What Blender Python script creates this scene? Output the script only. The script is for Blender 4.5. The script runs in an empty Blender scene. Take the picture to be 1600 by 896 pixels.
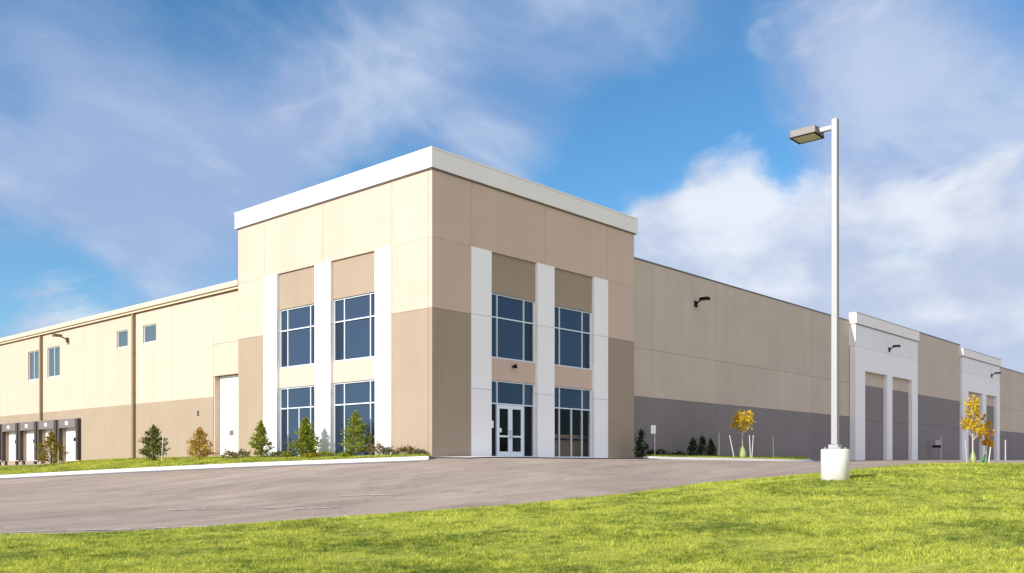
import bpy, math, random
import numpy as np
random.seed(7)
rng = np.random.default_rng(11)
sc = bpy.context.scene
col = sc.collection
R_ = math.radians

# ------------------------------------------------------------------ camera
FOC, TH, YH, ZE = 1429.33, 0.733308, 723.7, -0.215     # focal (px of a 1600 wide picture), yaw, horizon row, eye height
RT = np.array([math.sin(TH), -math.cos(TH)])           # camera right, in plan
FW = np.array([math.cos(TH), math.sin(TH)])            # camera forward, in plan
CP = -((-125 / FOC * 40) * RT + 40 * FW)
cam = bpy.data.objects.new('camera', bpy.data.cameras.new('camera'))
col.objects.link(cam)
cam.location = (CP[0], CP[1], ZE)
cam.rotation_euler = (R_(90), 0, TH - R_(90))
cam.data.sensor_width = 36
cam.data.lens = FOC / 1600 * 36
cam.data.shift_y = (YH - 448) / 1600
cam.data.clip_end = 6000
sc.camera = cam

# ------------------------------------------------------------------ sky, sun, exposure
SUN_EL = R_(26.5)
SUN_TRAVEL = np.array([0.992, -0.125])                  # light travels this way in plan
SUN_STRENGTH, SKY_STRENGTH = 3.4, 0.075
sc.view_settings.view_transform = 'Standard'
sc.view_settings.look = 'None'
sc.view_settings.exposure = 0.82
sc.view_settings.gamma = 1
sc.view_settings.use_curve_mapping = False

world = bpy.data.worlds.new('World')
sc.world = world
world.use_nodes = True


class NT:
    """small helper to write node trees as expressions"""
    def __init__(s, nt):
        s.nt = nt
        s.n = nt.nodes
        s.l = nt.links

    def new(s, t, **kw):
        n = s.n.new(t)
        for k, v in kw.items():
            setattr(n, k, v)
        return n

    def put(s, sock, v):
        if isinstance(v, bpy.types.NodeSocket):
            s.l.new(v, sock)
        elif v is not None:
            sock.default_value = v

    def math(s, op, a, b=None, c=None, clamp=False):
        n = s.new('ShaderNodeMath', operation=op, use_clamp=clamp)
        s.put(n.inputs[0], a)
        s.put(n.inputs[1], b)
        s.put(n.inputs[2], c)
        return n.outputs[0]

    def vmath(s, op, a, b=None, out=0):
        n = s.new('ShaderNodeVectorMath', operation=op)
        s.put(n.inputs[0], a)
        s.put(n.inputs[1], b)
        return n.outputs[out]

    def noise(s, vec, scale, detail=6, rough=0.55, dist=0.0, out='Fac'):
        n = s.new('ShaderNodeTexNoise')
        s.put(n.inputs['Vector'], vec)
        n.inputs['Scale'].default_value = scale
        n.inputs['Detail'].default_value = detail
        n.inputs['Roughness'].default_value = rough
        n.inputs['Distortion'].default_value = dist
        return n.outputs[out]

    def smooth(s, v, a, b, lo=0.0, hi=1.0):
        n = s.new('ShaderNodeMapRange', interpolation_type='SMOOTHSTEP')
        s.put(n.inputs[0], v)
        n.inputs[1].default_value = a
        n.inputs[2].default_value = b
        n.inputs[3].default_value = lo
        n.inputs[4].default_value = hi
        return n.outputs[0]

    def mix(s, f, a, b, blend='MIX'):
        n = s.new('ShaderNodeMix', data_type='RGBA', blend_type=blend)
        s.put(n.inputs[0], f)
        s.put(n.inputs[6], a)
        s.put(n.inputs[7], b)
        return n.outputs[2]

    def mapping(s, vec, scale=(1, 1, 1), rot=(0, 0, 0), loc=(0, 0, 0)):
        n = s.new('ShaderNodeMapping')
        s.put(n.inputs[0], vec)
        n.inputs['Location'].default_value = loc
        n.inputs['Rotation'].default_value = rot
        n.inputs['Scale'].default_value = scale
        return n.outputs[0]


def c4(c):
    return (c[0], c[1], c[2], 1.0)


def sky_dir(px, py):
    v = np.array([*((px - 800) / FOC * RT + FW), (YH - py) / FOC])
    return tuple(v / np.linalg.norm(v))


def make_world():
    w = NT(world.node_tree)
    w.n.clear()
    sky = w.new('ShaderNodeTexSky', sky_type='NISHITA')
    sky.sun_disc = False
    sky.sun_elevation = SUN_EL
    sky.sun_rotation = math.atan2(-SUN_TRAVEL[0], -SUN_TRAVEL[1])
    sky.air_density = 1.0
    sky.dust_density = 0.6
    sky.ozone_density = 2.0
    d = w.new('ShaderNodeTexCoord').outputs['Generated']
    sep = w.new('ShaderNodeSeparateXYZ')
    w.put(sep.inputs[0], d)
    zz = w.math('ADD', w.math('MAXIMUM', sep.outputs[2], 0.0), 0.16)
    comb = w.new('ShaderNodeCombineXYZ')
    w.put(comb.inputs[0], w.math('DIVIDE', sep.outputs[0], zz))
    w.put(comb.inputs[1], w.math('DIVIDE', sep.outputs[1], zz))
    pl = comb.outputs[0]
    # wind-drawn cloud: long from upper left to lower right as seen from here, finer across
    al = w.vmath('DOT_PRODUCT', d, (RT[0] * 0.91, RT[1] * 0.91, -0.42), out=1)
    ac = w.vmath('DOT_PRODUCT', d, (RT[0] * 0.42, RT[1] * 0.42, 0.91), out=1)
    aw = w.vmath('DOT_PRODUCT', d, (FW[0], FW[1], 0), out=1)
    cmb = w.new('ShaderNodeCombineXYZ')
    w.put(cmb.inputs[0], al)
    w.put(cmb.inputs[1], ac)
    w.put(cmb.inputs[2], aw)
    dd = cmb.outputs[0]
    n1a = w.noise(w.mapping(dd, scale=(2.4, 4.8, 2.4), loc=(0.3, 0.9, 0.2)), 1.35, 9, 0.54, 0.45)
    n1b = w.noise(w.mapping(dd, scale=(1.6, 2.2, 1.6), loc=(1.3, 0.4, 2.0)), 1.9, 4, 0.5, 0.3)
    n1 = w.math('ADD', w.math('MULTIPLY', n1a, 0.72), w.math('MULTIPLY', n1b, 0.28))
    n2 = w.noise(w.mapping(d, scale=(1, 1, 2.0), loc=(0.7, 0.2, 0.1)), 6.0, 9, 0.56, 0.35)
    # thin high cloud: where it gathers and where the blue shows
    thin = [(110, 170, 6, .17), (330, 190, 6, .14), (60, 290, 4, .15), (210, 340, 5, .17), (330, 300, 4, .14), (470, 235, 4, .13), (420, 330, 3.5, .12),
            (200, 410, 4, .10), (20, 70, 5, .12), (480, 150, 3.5, .10), (670, 110, 4, .12), (800, 215, 4, .12), (600, 225, 3, .08),
            (940, 110, 3.5, .13), (1450, 80, 8, .11), (1540, 260, 8, .15), (1330, 180, 5, .16), (1290, 60, 5, .10), (1560, 430, 6, .14), (1300, 330, 5, .06),
            (1040, 270, 5, -.20), (900, 300, 4, -.16), (110, 450, 3.5, -.26), (570, 300, 3, -.20), (40, 165, 1.6, -.10), (620, 170, 2.6, -.12),
            (420, 40, 5, -.08), (780, 60, 6, .08), (1150, 290, 5, -.16), (330, 350, 2.0, -.05), (900, 160, 4, .06)]
    thick = [(1060, 350, 2.5, .28), (1140, 362, 3.1, .30), (1230, 400, 3.6, .30), (1000, 350, 2.0, .14), (1480, 440, 5.5, .24), (1120, 440, 4, .26),
             (1600, 450, 5, .20), (1330, 470, 4.5, .24), (1290, 300, 2.0, .10), (1400, 330, 2.5, .14), (20, 495, 3.5, .18), (120, 495, 2.5, .14), (1560, 520, 4, .2), (1420, 470, 3, .16), (1040, 400, 2.0, .12),
             (1210, 320, 1.6, -.14), (1420, 395, 1.8, -.12), (1500, 490, 2, -.1)]
    # unseen clouds added in the western and southern sky for the windows to reflect
    for az, el, rr, am in [(138, 7, 4, .22), (128, 12, 3, .16), (150, 15, 5, .2), (120, 5, 4, .18), (-40, 9, 3, .10), (-52, 14, 3, .12)]:
        thick.append(((math.cos(R_(az)) * math.cos(R_(el)), math.sin(R_(az)) * math.cos(R_(el)), math.sin(R_(el))), 0, rr, am))

    def blobs(lst, k=1.0):
        acc = None
        for px, py, r, a in lst:
            v3 = sky_dir(px, py) if not isinstance(px, tuple) else px
            dot = w.vmath('DOT_PRODUCT', d, v3, out=1)
            e = w.math('EXPONENT', w.math('MULTIPLY', w.math('SUBTRACT', dot, 1.0), 2.0 / R_(r * k) ** 2))
            m = w.math('MULTIPLY', e, a)
            acc = m if acc is None else w.math('ADD', acc, m)
        return acc
    f1 = w.smooth(w.math('ADD', n1, blobs(thin)), 0.47, 0.80)
    f2 = w.smooth(w.math('ADD', n2, blobs(thick)), 0.60, 0.84)
    low = w.smooth(sep.outputs[2], 0.0, 0.30, 0.35, 0.0)
    skyc = w.new('ShaderNodeVectorMath', operation='SCALE')
    w.put(skyc.inputs[0], sky.outputs[0])
    skyc.inputs[3].default_value = SKY_STRENGTH
    blue = w.mix(1.0, skyc.outputs[0], (0.58, 1.03, 1.26, 1), 'MULTIPLY')
    base = w.mix(low, blue, (0.26, 0.33, 0.45, 1))
    veil = w.mix(w.smooth(n1a, 0.44, 0.64), (0.205, 0.27, 0.415, 1), (0.315, 0.37, 0.475, 1))
    c1 = w.mix(w.math('MULTIPLY', f1, 0.90), base, veil)
    shade = w.noise(w.mapping(d, scale=(1, 1, 1.8), loc=(2.0, 0.6, 0.3)), 7.0, 6, 0.5)
    white = w.mix(w.smooth(shade, 0.35, 0.62), (0.30, 0.34, 0.44, 1), (0.49, 0.51, 0.55, 1))
    c2 = w.mix(w.math('MULTIPLY', f2, 0.92), c1, white)
    # unseen bright cloud put into the southern sky to brighten the shaded front
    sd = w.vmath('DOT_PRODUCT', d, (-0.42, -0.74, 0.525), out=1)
    south_fill = w.math('MULTIPLY', w.smooth(sd, 0.42, 0.85), w.smooth(n2, 0.30, 0.60, 0.55, 1.0))
    c3 = w.mix(south_fill, c2, (0.74, 0.71, 0.75, 1))
    bg = w.new('ShaderNodeBackground')
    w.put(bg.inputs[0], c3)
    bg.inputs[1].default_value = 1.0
    out = w.new('ShaderNodeOutputWorld')
    w.l.new(bg.outputs[0], out.inputs[0])


make_world()

sl = bpy.data.lights.new('sun', 'SUN')
sl.energy = SUN_STRENGTH
sl.angle = R_(0.5)
sl.color = (1.0, 0.93, 0.85)
sun = bpy.data.objects.new('sun', sl)
col.objects.link(sun)
sun.location = (-60, 15, 40)
t3 = np.array([SUN_TRAVEL[0] * math.cos(SUN_EL), SUN_TRAVEL[1] * math.cos(SUN_EL), -math.sin(SUN_EL)])
from mathutils import Vector, Matrix
sun.rotation_euler = Vector(t3).to_track_quat('-Z', 'Y').to_euler()


# ------------------------------------------------------------------ materials
def material(name):
    m = bpy.data.materials.new(name)
    m.use_nodes = True
    w = NT(m.node_tree)
    w.n.clear()
    out = w.new('ShaderNodeOutputMaterial')
    return m, w, out


def principled(w, out, color, rough, spec=0.3, metal=0.0, bump=None):
    p = w.new('ShaderNodeBsdfPrincipled')
    w.put(p.inputs['Base Color'], color)
    w.put(p.inputs['Roughness'], rough)
    p.inputs['Specular IOR Level'].default_value = spec
    p.inputs['Metallic'].default_value = metal
    if bump is not None:
        b = w.new('ShaderNodeBump')
        b.inputs['Strength'].default_value = bump[1]
        b.inputs['Distance'].default_value = bump[2]
        w.put(b.inputs['Height'], bump[0])
        w.l.new(b.outputs[0], p.inputs['Normal'])
    w.l.new(p.outputs[0], out.inputs[0])
    return p


def objc(w):
    return w.new('ShaderNodeTexCoord').outputs['Object']


def paint(name, c, rough=0.75, var=0.10, streaks=0.06):
    """painted tilt-up concrete: slight mottling, faint vertical weather streaks"""
    m, w, out = material(name)
    o = objc(w)
    a = w.noise(o, 0.35, 5, 0.6)
    b = w.noise(w.mapping(o, scale=(2.2, 2.2, 0.12)), 1.0, 5, 0.6)
    fine = w.noise(o, 28, 4, 0.6)
    f = w.math('ADD', w.math('MULTIPLY', w.math('SUBTRACT', a, 0.5), var * 2), w.math('MULTIPLY', w.math('SUBTRACT', b, 0.5), streaks * 2))
    f = w.math('ADD', f, w.math('MULTIPLY', w.math('SUBTRACT', fine, 0.5), 0.06))
    isl_ = w.new('ShaderNodeNewGeometry').outputs['Random Per Island']
    k = w.math('ADD', w.math('ADD', f, 1.0), w.math('MULTIPLY', w.math('SUBTRACT', isl_, 0.5), 0.07))
    v = w.new('ShaderNodeVectorMath', operation='SCALE')
    v.inputs[0].default_value = c
    w.put(v.inputs[3], k)
    principled(w, out, v.outputs[0], rough, 0.2, bump=(fine, 0.25, 0.01))
    return m


def plain(name, c, rough=0.5, metal=0.0, spec=0.4, var=0.12):
    m, w, out = material(name)
    n = w.noise(objc(w), 6.0, 4, 0.6)
    v = w.new('ShaderNodeVectorMath', operation='SCALE')
    v.inputs[0].default_value = c
    w.put(v.inputs[3], w.math('ADD', w.math('MULTIPLY', w.math('SUBTRACT', n, 0.5), var * 2), 1.0))
    principled(w, out, v.outputs[0], w.math('ADD', w.math('MULTIPLY', n, 0.15), rough - 0.07), spec, metal)
    return m


TAN = paint('tan_paint', (0.565, 0.428, 0.346))
INFILL = paint('infill_paint', (0.335, 0.262, 0.196))
TAN2 = paint('stone_paint', (0.51, 0.425, 0.35), var=0.12, streaks=0.10)
BROWN = paint('brown_paint', (0.34, 0.265, 0.195))
GREY = paint('grey_paint', (0.215, 0.185, 0.185), var=0.12, streaks=0.08)
WHITE = paint('white_paint', (0.84, 0.83, 0.83), var=0.04, streaks=0.04)
BAND = paint('cornice_paint', (0.80, 0.76, 0.745), var=0.05, streaks=0.05)
PALE = paint('pale_paint', (0.78, 0.77, 0.79), var=0.05, streaks=0.06)
COPING = plain('coping_metal', (0.16, 0.14, 0.13), 0.5, 0.3)
FRAME = plain('window_aluminium', (0.72, 0.78, 0.84), 0.4, 0.2, var=0.04)
GUTTER = plain('gutter_metal', (0.62, 0.51, 0.38), 0.5, var=0.05)
SPOUT = plain('downspout_metal', (0.25, 0.18, 0.10), 0.55)
BLACK = plain('black_metal', (0.008, 0.007, 0.007), 0.75, spec=0.15)
BRONZE = plain('bronze_metal', (0.14, 0.10, 0.06), 0.5)
DOORW = plain('white_door_paint', (0.82, 0.81, 0.80), 0.5, var=0.03)
RUBBER = plain('charcoal_vinyl', (0.055, 0.045, 0.042), 0.8)
HEADER = plain('grey_vinyl', (0.165, 0.14, 0.14), 0.8)
ROOF = plain('roof_membrane', (0.5, 0.5, 0.5), 0.9)
STEEL = plain('galvanised_steel', (0.34, 0.33, 0.34), 0.5, 0.25, var=0.06)
LAMPBOX = plain('lamp_housing', (0.19, 0.17, 0.165), 0.5, 0.2)
LENS = plain('lamp_lens', (0.50, 0.46, 0.36), 0.25, spec=0.6)
PAPER = plain('white_sign', (0.85, 0.85, 0.85), 0.6, var=0.02)
STAKE = plain('white_stake', (0.55, 0.53, 0.50), 0.7)
STAKEG = plain('grey_stake', (0.42, 0.40, 0.40), 0.7)
BAGG = plain('yellow_green_plastic', (0.30, 0.36, 0.14), 0.5)
BAGD = plain('green_plastic', (0.10, 0.22, 0.11), 0.5)
BARK = plain('bark', (0.14, 0.10, 0.07), 0.9, var=0.3)
PALEBARK = plain('pale_trunk_wrap', (0.50, 0.46, 0.40), 0.9, var=0.2)
LOBBYW = plain('lobby_brown', (0.085, 0.05, 0.038), 0.6, var=0.3)
LOBBYF = plain('lobby_floor', (0.22, 0.17, 0.12), 0.4)
DESK = plain('desk_beige', (0.74, 0.62, 0.47), 0.5)


def concrete(name, c):
    m, w, out = material(name)
    o = objc(w)
    n = w.noise(o, 3.0, 8, 0.65)
    f = w.noise(o, 60, 4, 0.6)
    v = w.new('ShaderNodeVectorMath', operation='SCALE')
    v.inputs[0].default_value = c
    w.put(v.inputs[3], w.math('ADD', w.math('MULTIPLY', w.math('ADD', n, w.math('MULTIPLY', f, 0.4)), 0.45), 0.68))
    principled(w, out, v.outputs[0], 0.85, 0.2, bump=(f, 0.4, 0.01))
    return m


CONC = concrete('pale_concrete', (0.60, 0.58, 0.56))
CONCW = concrete('white_concrete', (0.68, 0.66, 0.62))
KERBC = concrete('kerb_concrete', (0.56, 0.545, 0.52))


def glass(name, clear, base, tint=(0.8, 0.85, 0.9)):
    m, w, out = material(name)
    p = w.new('ShaderNodeBsdfPrincipled')
    n = w.noise(w.mapping(objc(w), scale=(0.6, 0.6, 0.6)), 0.9, 2, 0.5)
    isl_ = w.new('ShaderNodeNewGeometry').outputs['Random Per Island']
    cv = w.new('ShaderNodeVectorMath', operation='SCALE')
    cv.inputs[0].default_value = base
    w.put(cv.inputs[3], w.math('ADD', w.math('MULTIPLY', isl_, 0.9), 0.42))
    w.put(p.inputs['Base Color'], cv.outputs[0])
    p.inputs['Roughness'].default_value = 0.025
    p.inputs['Specular IOR Level'].default_value = 0.5
    p.inputs['Specular Tint'].default_value = (0.55, 0.75, 1.0, 1)
    p.inputs['IOR'].default_value = 1.5
    b = w.new('ShaderNodeBump')
    b.inputs['Strength'].default_value = 0.12
    b.inputs['Distance'].default_value = 0.06
    w.put(b.inputs['Height'], n)
    w.l.new(b.outputs[0], p.inputs['Normal'])
    t = w.new('ShaderNodeBsdfTransparent')
    t.inputs[0].default_value = c4(tint)
    mx = w.new('ShaderNodeMixShader')
    mx.inputs[0].default_value = 1 - clear
    w.l.new(t.outputs[0], mx.inputs[1])
    w.l.new(p.outputs[0], mx.inputs[2])
    w.l.new(mx.outputs[0], out.inputs[0])
    return m


TINT = glass('tinted_glass', 0.22, (0.036, 0.056, 0.094), (0.5, 0.6, 0.75))
CLEAR = glass('clear_glass', 0.80, (0.02, 0.02, 0.02), (0.85, 0.83, 0.8))
DULL = glass('clerestory_glass', 0.10, (0.10, 0.135, 0.16), (0.6, 0.7, 0.8))


def asphalt_mat():
    m, w, out = material('worn_asphalt')
    o = objc(w)
    # long drag and tyre streaks along the drive, patches and grain
    rot = w.mapping(o, rot=(0, 0, R_(-48)))
    st = w.noise(w.mapping(rot, scale=(1.6, 0.05, 1)), 1.0, 6, 0.6)
    st2 = w.noise(w.mapping(o, rot=(0, 0, R_(44)), scale=(0.14, 0.9, 1)), 1.0, 8, 0.62, 0.0)
    pt = w.noise(o, 0.16, 6, 0.6, 0.6)
    gr = w.noise(o, 45, 3, 0.7)
    k = w.math('ADD', w.math('MULTIPLY', st2, 0.6), w.math('MULTIPLY', pt, 0.5))
    k = w.math('ADD', k, w.math('MULTIPLY', gr, 0.6))
    md = w.noise(w.mapping(o, rot=(0, 0, R_(44)), scale=(0.7, 1.6, 1)), 1.0, 6, 0.7)
    k = w.math('ADD', k, w.math('MULTIPLY', w.math('SUBTRACT', md, 0.5), 0.42))
    f = w.smooth(k, 0.52, 1.18)
    colr = w.mix(f, (0.20, 0.162, 0.132, 1), (0.46, 0.372, 0.30, 1))
    rp = w.noise(w.mapping(o, loc=(9, 4, 0)), 0.22, 4, 0.6)
    colr = w.mix(w.smooth(rp, 0.55, 0.75, 0, 0.5), colr, (0.385, 0.275, 0.225, 1))
    # hairline cracks
    vo = w.new('ShaderNodeTexVoronoi', feature='DISTANCE_TO_EDGE')
    wob = w.vmath('ADD', o, w.vmath('MULTIPLY', w.noise(o, 0.8, 4, 0.6, out='Color'), (2.5, 2.5, 0)))
    w.put(vo.inputs['Vector'], wob)
    vo.inputs['Scale'].default_value = 0.16
    crack = w.smooth(vo.outputs['Distance'], 0.001, 0.006, 0.28, 0.0)
    colr = w.mix(crack, colr, (0.06, 0.05, 0.05, 1))
    principled(w, out, colr, 0.85, 0.25, bump=(gr, 0.5, 0.012))
    return m


ASPHALT = asphalt_mat()


def lawn_colour(w, o):
    big = w.noise(o, 0.22, 5, 0.6, 0.8)
    mid = w.noise(w.mapping(o, loc=(5, 2, 0)), 0.9, 5, 0.62, 0.5)
    sm = w.noise(o, 4.5, 5, 0.7)
    k = w.math('ADD', w.math('MULTIPLY', big, 0.30), w.math('ADD', w.math('MULTIPLY', mid, 0.42), w.math('MULTIPLY', sm, 0.45)))
    f = w.smooth(k, 0.44, 0.67)
    c = w.mix(f, (0.110, 0.165, 0.028, 1), (0.495, 0.52, 0.09, 1))
    dry = w.smooth(w.noise(w.mapping(o, loc=(1, 7, 0)), 0.45, 5, 0.65), 0.60, 0.78, 0, 0.55)
    return w.mix(dry, c, (0.45, 0.38, 0.13, 1))


def lawn_mat():
    m, w, out = material('lawn_turf')
    o = objc(w)
    sm = w.noise(o, 14, 5, 0.7)
    c = w.mix(w.smooth(sm, 0.35, 0.65, 0.45, 0.0), lawn_colour(w, o), (0.12, 0.14, 0.025, 1))
    principled(w, out, c, 0.95, 0.1, bump=(sm, 1.0, 0.06))
    return m


def blade_mat():
    m, w, out = material('grass_blade')
    o = objc(w)
    c = lawn_colour(w, o)
    g = w.new('ShaderNodeNewGeometry')
    v = w.math('ADD', w.math('MULTIPLY', g.outputs['Random Per Island'], 0.9), 0.60)
    s = w.new('ShaderNodeVectorMath', operation='SCALE')
    w.put(s.inputs[0], c)
    w.put(s.inputs[3], v)
    d = w.new('ShaderNodeBsdfDiffuse')
    t = w.new('ShaderNodeBsdfTranslucent')
    w.put(d.inputs[0], s.outputs[0])
    w.put(t.inputs[0], s.outputs[0])
    mx = w.new('ShaderNodeMixShader')
    mx.inputs[0].default_value = 0.35
    w.l.new(d.outputs[0], mx.inputs[1])
    w.l.new(t.outputs[0], mx.inputs[2])
    w.l.new(mx.outputs[0], out.inputs[0])
    return m


def leaf_mat(name, cols, transl=0.3):
    """leaves: every leaf takes its own tone from a short palette"""
    m, w, out = material(name)
    g = w.new('ShaderNodeNewGeometry')
    r = w.new('ShaderNodeValToRGB')
    e = r.color_ramp.elements
    while len(e) < len(cols):
        e.new(0.5)
    for i, c in enumerate(cols):
        e[i].position = i / max(1, len(cols) - 1)
        e[i].color = c4(c)
    w.put(r.inputs[0], g.outputs['Random Per Island'])
    d = w.new('ShaderNodeBsdfDiffuse')
    t = w.new('ShaderNodeBsdfTranslucent')
    w.put(d.inputs[0], r.outputs[0])
    w.put(t.inputs[0], r.outputs[0])
    mx = w.new('ShaderNodeMixShader')
    mx.inputs[0].default_value = transl
    w.l.new(d.outputs[0], mx.inputs[1])
    w.l.new(t.outputs[0], mx.inputs[2])
    w.l.new(mx.outputs[0], out.inputs[0])
    return m


LAWN = lawn_mat()
BLADE = blade_mat()
SPRUCE = leaf_mat('spruce_needles', [(0.06, 0.085, 0.016), (0.12, 0.15, 0.026), (0.20, 0.225, 0.045)])
LIME = leaf_mat('fresh_green_needles', [(0.11, 0.15, 0.018), (0.24, 0.28, 0.03), (0.36, 0.38, 0.05)])
AMBER = leaf_mat('amber_needles', [(0.32, 0.18, 0.03), (0.52, 0.32, 0.06), (0.42, 0.34, 0.07)])
MIXED = leaf_mat('green_and_orange_needles', [(0.12, 0.13, 0.015), (0.26, 0.23, 0.03), (0.48, 0.22, 0.03)])
YELLOW = leaf_mat('yellow_leaves', [(0.42, 0.28, 0.02), (0.72, 0.50, 0.04), (0.78, 0.60, 0.08)], 0.4)
ORANGE = leaf_mat('orange_leaves', [(0.50, 0.25, 0.02), (0.70, 0.38, 0.03), (0.74, 0.48, 0.05)], 0.4)
DARK = leaf_mat('dark_evergreen', [(0.012, 0.024, 0.010), (0.022, 0.045, 0.016), (0.035, 0.065, 0.02)], 0.2)
RUSSET = leaf_mat('russet_leaves', [(0.13, 0.09, 0.03), (0.24, 0.15, 0.06), (0.20, 0.19, 0.06)])
DULLG = leaf_mat('grey_green_leaves', [(0.12, 0.12, 0.07), (0.20, 0.19, 0.12), (0.16, 0.17, 0.07)])


# ------------------------------------------------------------------ mesh helpers
class MB:
    def __init__(s):
        s.v = []
        s.f = []

    def box(s, x0, x1, y0, y1, z0, z1):
        b = len(s.v)
        s.v += [(x0, y0, z0), (x1, y0, z0), (x1, y1, z0), (x0, y1, z0), (x0, y0, z1), (x1, y0, z1), (x1, y1, z1), (x0, y1, z1)]
        s.f += [tuple(b + i for i in q) for q in ((0, 3, 2, 1), (4, 5, 6, 7), (0, 1, 5, 4), (1, 2, 6, 5), (2, 3, 7, 6), (3, 0, 4, 7))]
        return s

    def fbox(s, side, a0, a1, z0, z1, front, thick):
        """a slab on a facade: side R faces -Y and runs along X, side L faces -X and runs along Y; front = how far proud of the plane"""
        if side == 'R':
            return s.box(a0, a1, -front, -front + thick, z0, z1)
        return s.box(-front, -front + thick, a0, a1, z0, z1)

    def tube(s, p0, p1, r0, r1=None, n=8, caps=True):
        r1 = r0 if r1 is None else r1
        p0, p1 = Vector(p0), Vector(p1)
        ax = (p1 - p0).normalized()
        a = ax.orthogonal().normalized()
        c = ax.cross(a)
        b = len(s.v)
        for p, r in ((p0, r0), (p1, r1)):
            for i in range(n):
                t = 2 * math.pi * i / n
                s.v.append(tuple(p + a * (r * math.cos(t)) + c * (r * math.sin(t))))
        for i in range(n):
            j = (i + 1) % n
            s.f.append((b + i, b + j, b + n + j, b + n + i))
        if caps:
            s.f.append(tuple(b + i for i in reversed(range(n))))
            s.f.append(tuple(b + n + i for i in range(n)))
        return s

    def lathe(s, prof, n=24, cx=0, cy=0):
        b = len(s.v)
        for r, z in prof:
            for i in range(n):
                t = 2 * math.pi * i / n
                s.v.append((cx + r * math.cos(t), cy + r * math.sin(t), z))
        for k in range(len(prof) - 1):
            for i in range(n):
                j = (i + 1) % n
                s.f.append((b + k * n + i, b + k * n + j, b + (k + 1) * n + j, b + (k + 1) * n + i))
        s.f.append(tuple(b + i for i in reversed(range(n))))
        s.f.append(tuple(b + (len(prof) - 1) * n + i for i in range(n)))
        return s

    def build(s, name, mat, parent=None, bevel=0.0, smooth=False):
        me = bpy.data.meshes.new(name)
        me.from_pydata(s.v, [], s.f)
        me.materials.append(mat)
        me.update()
        o = bpy.data.objects.new(name, me)
        col.objects.link(o)
        if parent is not None:
            o.parent = parent
        if smooth:
            for p in me.polygons:
                p.use_smooth = len(p.vertices) == 4
        if bevel:
            md = o.modifiers.new('bevel', 'BEVEL')
            md.width = bevel
            md.segments = 2
            md.limit_method = 'ANGLE'
        return o


def np_mesh(name, V, Fc, mat, parent=None):
    """V (n,3) array, Fc (m,k) array of vertex ids"""
    V = np.asarray(V, dtype=np.float32)
    Fc = np.asarray(Fc, dtype=np.int32)
    k = Fc.shape[1]
    me = bpy.data.meshes.new(name)
    me.vertices.add(len(V))
    me.vertices.foreach_set('co', V.ravel())
    me.loops.add(Fc.size)
    me.loops.foreach_set('vertex_index', Fc.ravel())
    me.polygons.add(len(Fc))
    me.polygons.foreach_set('loop_start', np.arange(0, Fc.size, k, dtype=np.int32))
    me.update(calc_edges=True)
    me.materials.append(mat)
    o = bpy.data.objects.new(name, me)
    col.objects.link(o)
    if parent is not None:
        o.parent = parent
    return o


def tag(o, label=None, cat=None, group=None, kind=None):
    if label:
        o['label'] = label
    if cat:
        o['category'] = cat
    if group:
        o['group'] = group
    if kind:
        o['kind'] = kind
    return o


def thing(name, label, cat, loc=(0, 0, 0), rz=0.0, group=None):
    o = bpy.data.objects.new(name, None)
    o.empty_display_size = 0.3
    col.objects.link(o)
    o.location = loc
    o.rotation_euler = (0, 0, rz)
    return tag(o, label, cat, group)


def dup(root, loc, rz=0.0, label=None, scale=None):
    r = root.copy()
    col.objects.link(r)
    r.location = loc
    r.rotation_euler = (root.rotation_euler[0], root.rotation_euler[1], rz)
    if scale:
        r.scale = scale
    if label:
        r['label'] = label
    for ch in list(root.children):
        c = ch.copy()
        col.objects.link(c)
        c.parent = r
        for g in list(ch.children):
            q = g.copy()
            col.objects.link(q)
            q.parent = c
    return r


# ------------------------------------------------------------------ terrain
def plan(px, d):
    """plan position of something seen in picture column px at depth d (survey of the photograph)"""
    return CP + d * ((px - 800) / FOC * RT + FW)


def level(py, d):
    return ZE - (py - YH) / FOC * d


EDGE = [(-700, 880, 13.5), (-350, 862, 15.5), (-150, 848, 17.4), (0, 838, 18.8), (200, 832, 19.3), (400, 818, 20.5), (600, 804, 22.0), (800, 790, 23.8),
        (1000, 770, 26.2), (1100, 757, 28.2), (1200, 748, 29), (1300, 738.5, 29.5), (1400, 729, 33), (1500, 726, 39), (1600, 727, 42), (1800, 728, 48), (2100, 729, 56)]
KERB = [(700, 718, 37.9), (670, 719, 38.5), (600, 721, 39.4), (500, 724.5, 41), (400, 728, 42.5), (300, 732.5, 44.3), (150, 739.5, 47.5), (0, 747, 51), (-200, 754, 56), (-500, 760, 64)]
ctrl = []
for px, py, d in EDGE + KERB:
    ctrl.append((*plan(px, d), level(py, d)))
for px, py, d in [(0, 900, 12.6), (400, 900, 12.4), (800, 900, 12.2), (1200, 900, 11.5), (1600, 900, 10.5), (1300, 822, 15.8), (1500, 785, 20), (1000, 830, 16.5),
                  (1305, 751, 23.8), (1370, 745.5, 24.9), (1418, 741, 25.6), (1500, 741, 26.5), (1550, 743, 27), (1600, 760, 23.5), (1250, 722.5, 57), (1005, 717.5, 48.5), (1130, 720, 52),
                  (600, 760, 29), (300, 780, 28), (900, 745, 31), (1750, 760, 24)]:
    ctrl.append((*plan(px, d), level(py, d)))
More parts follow.
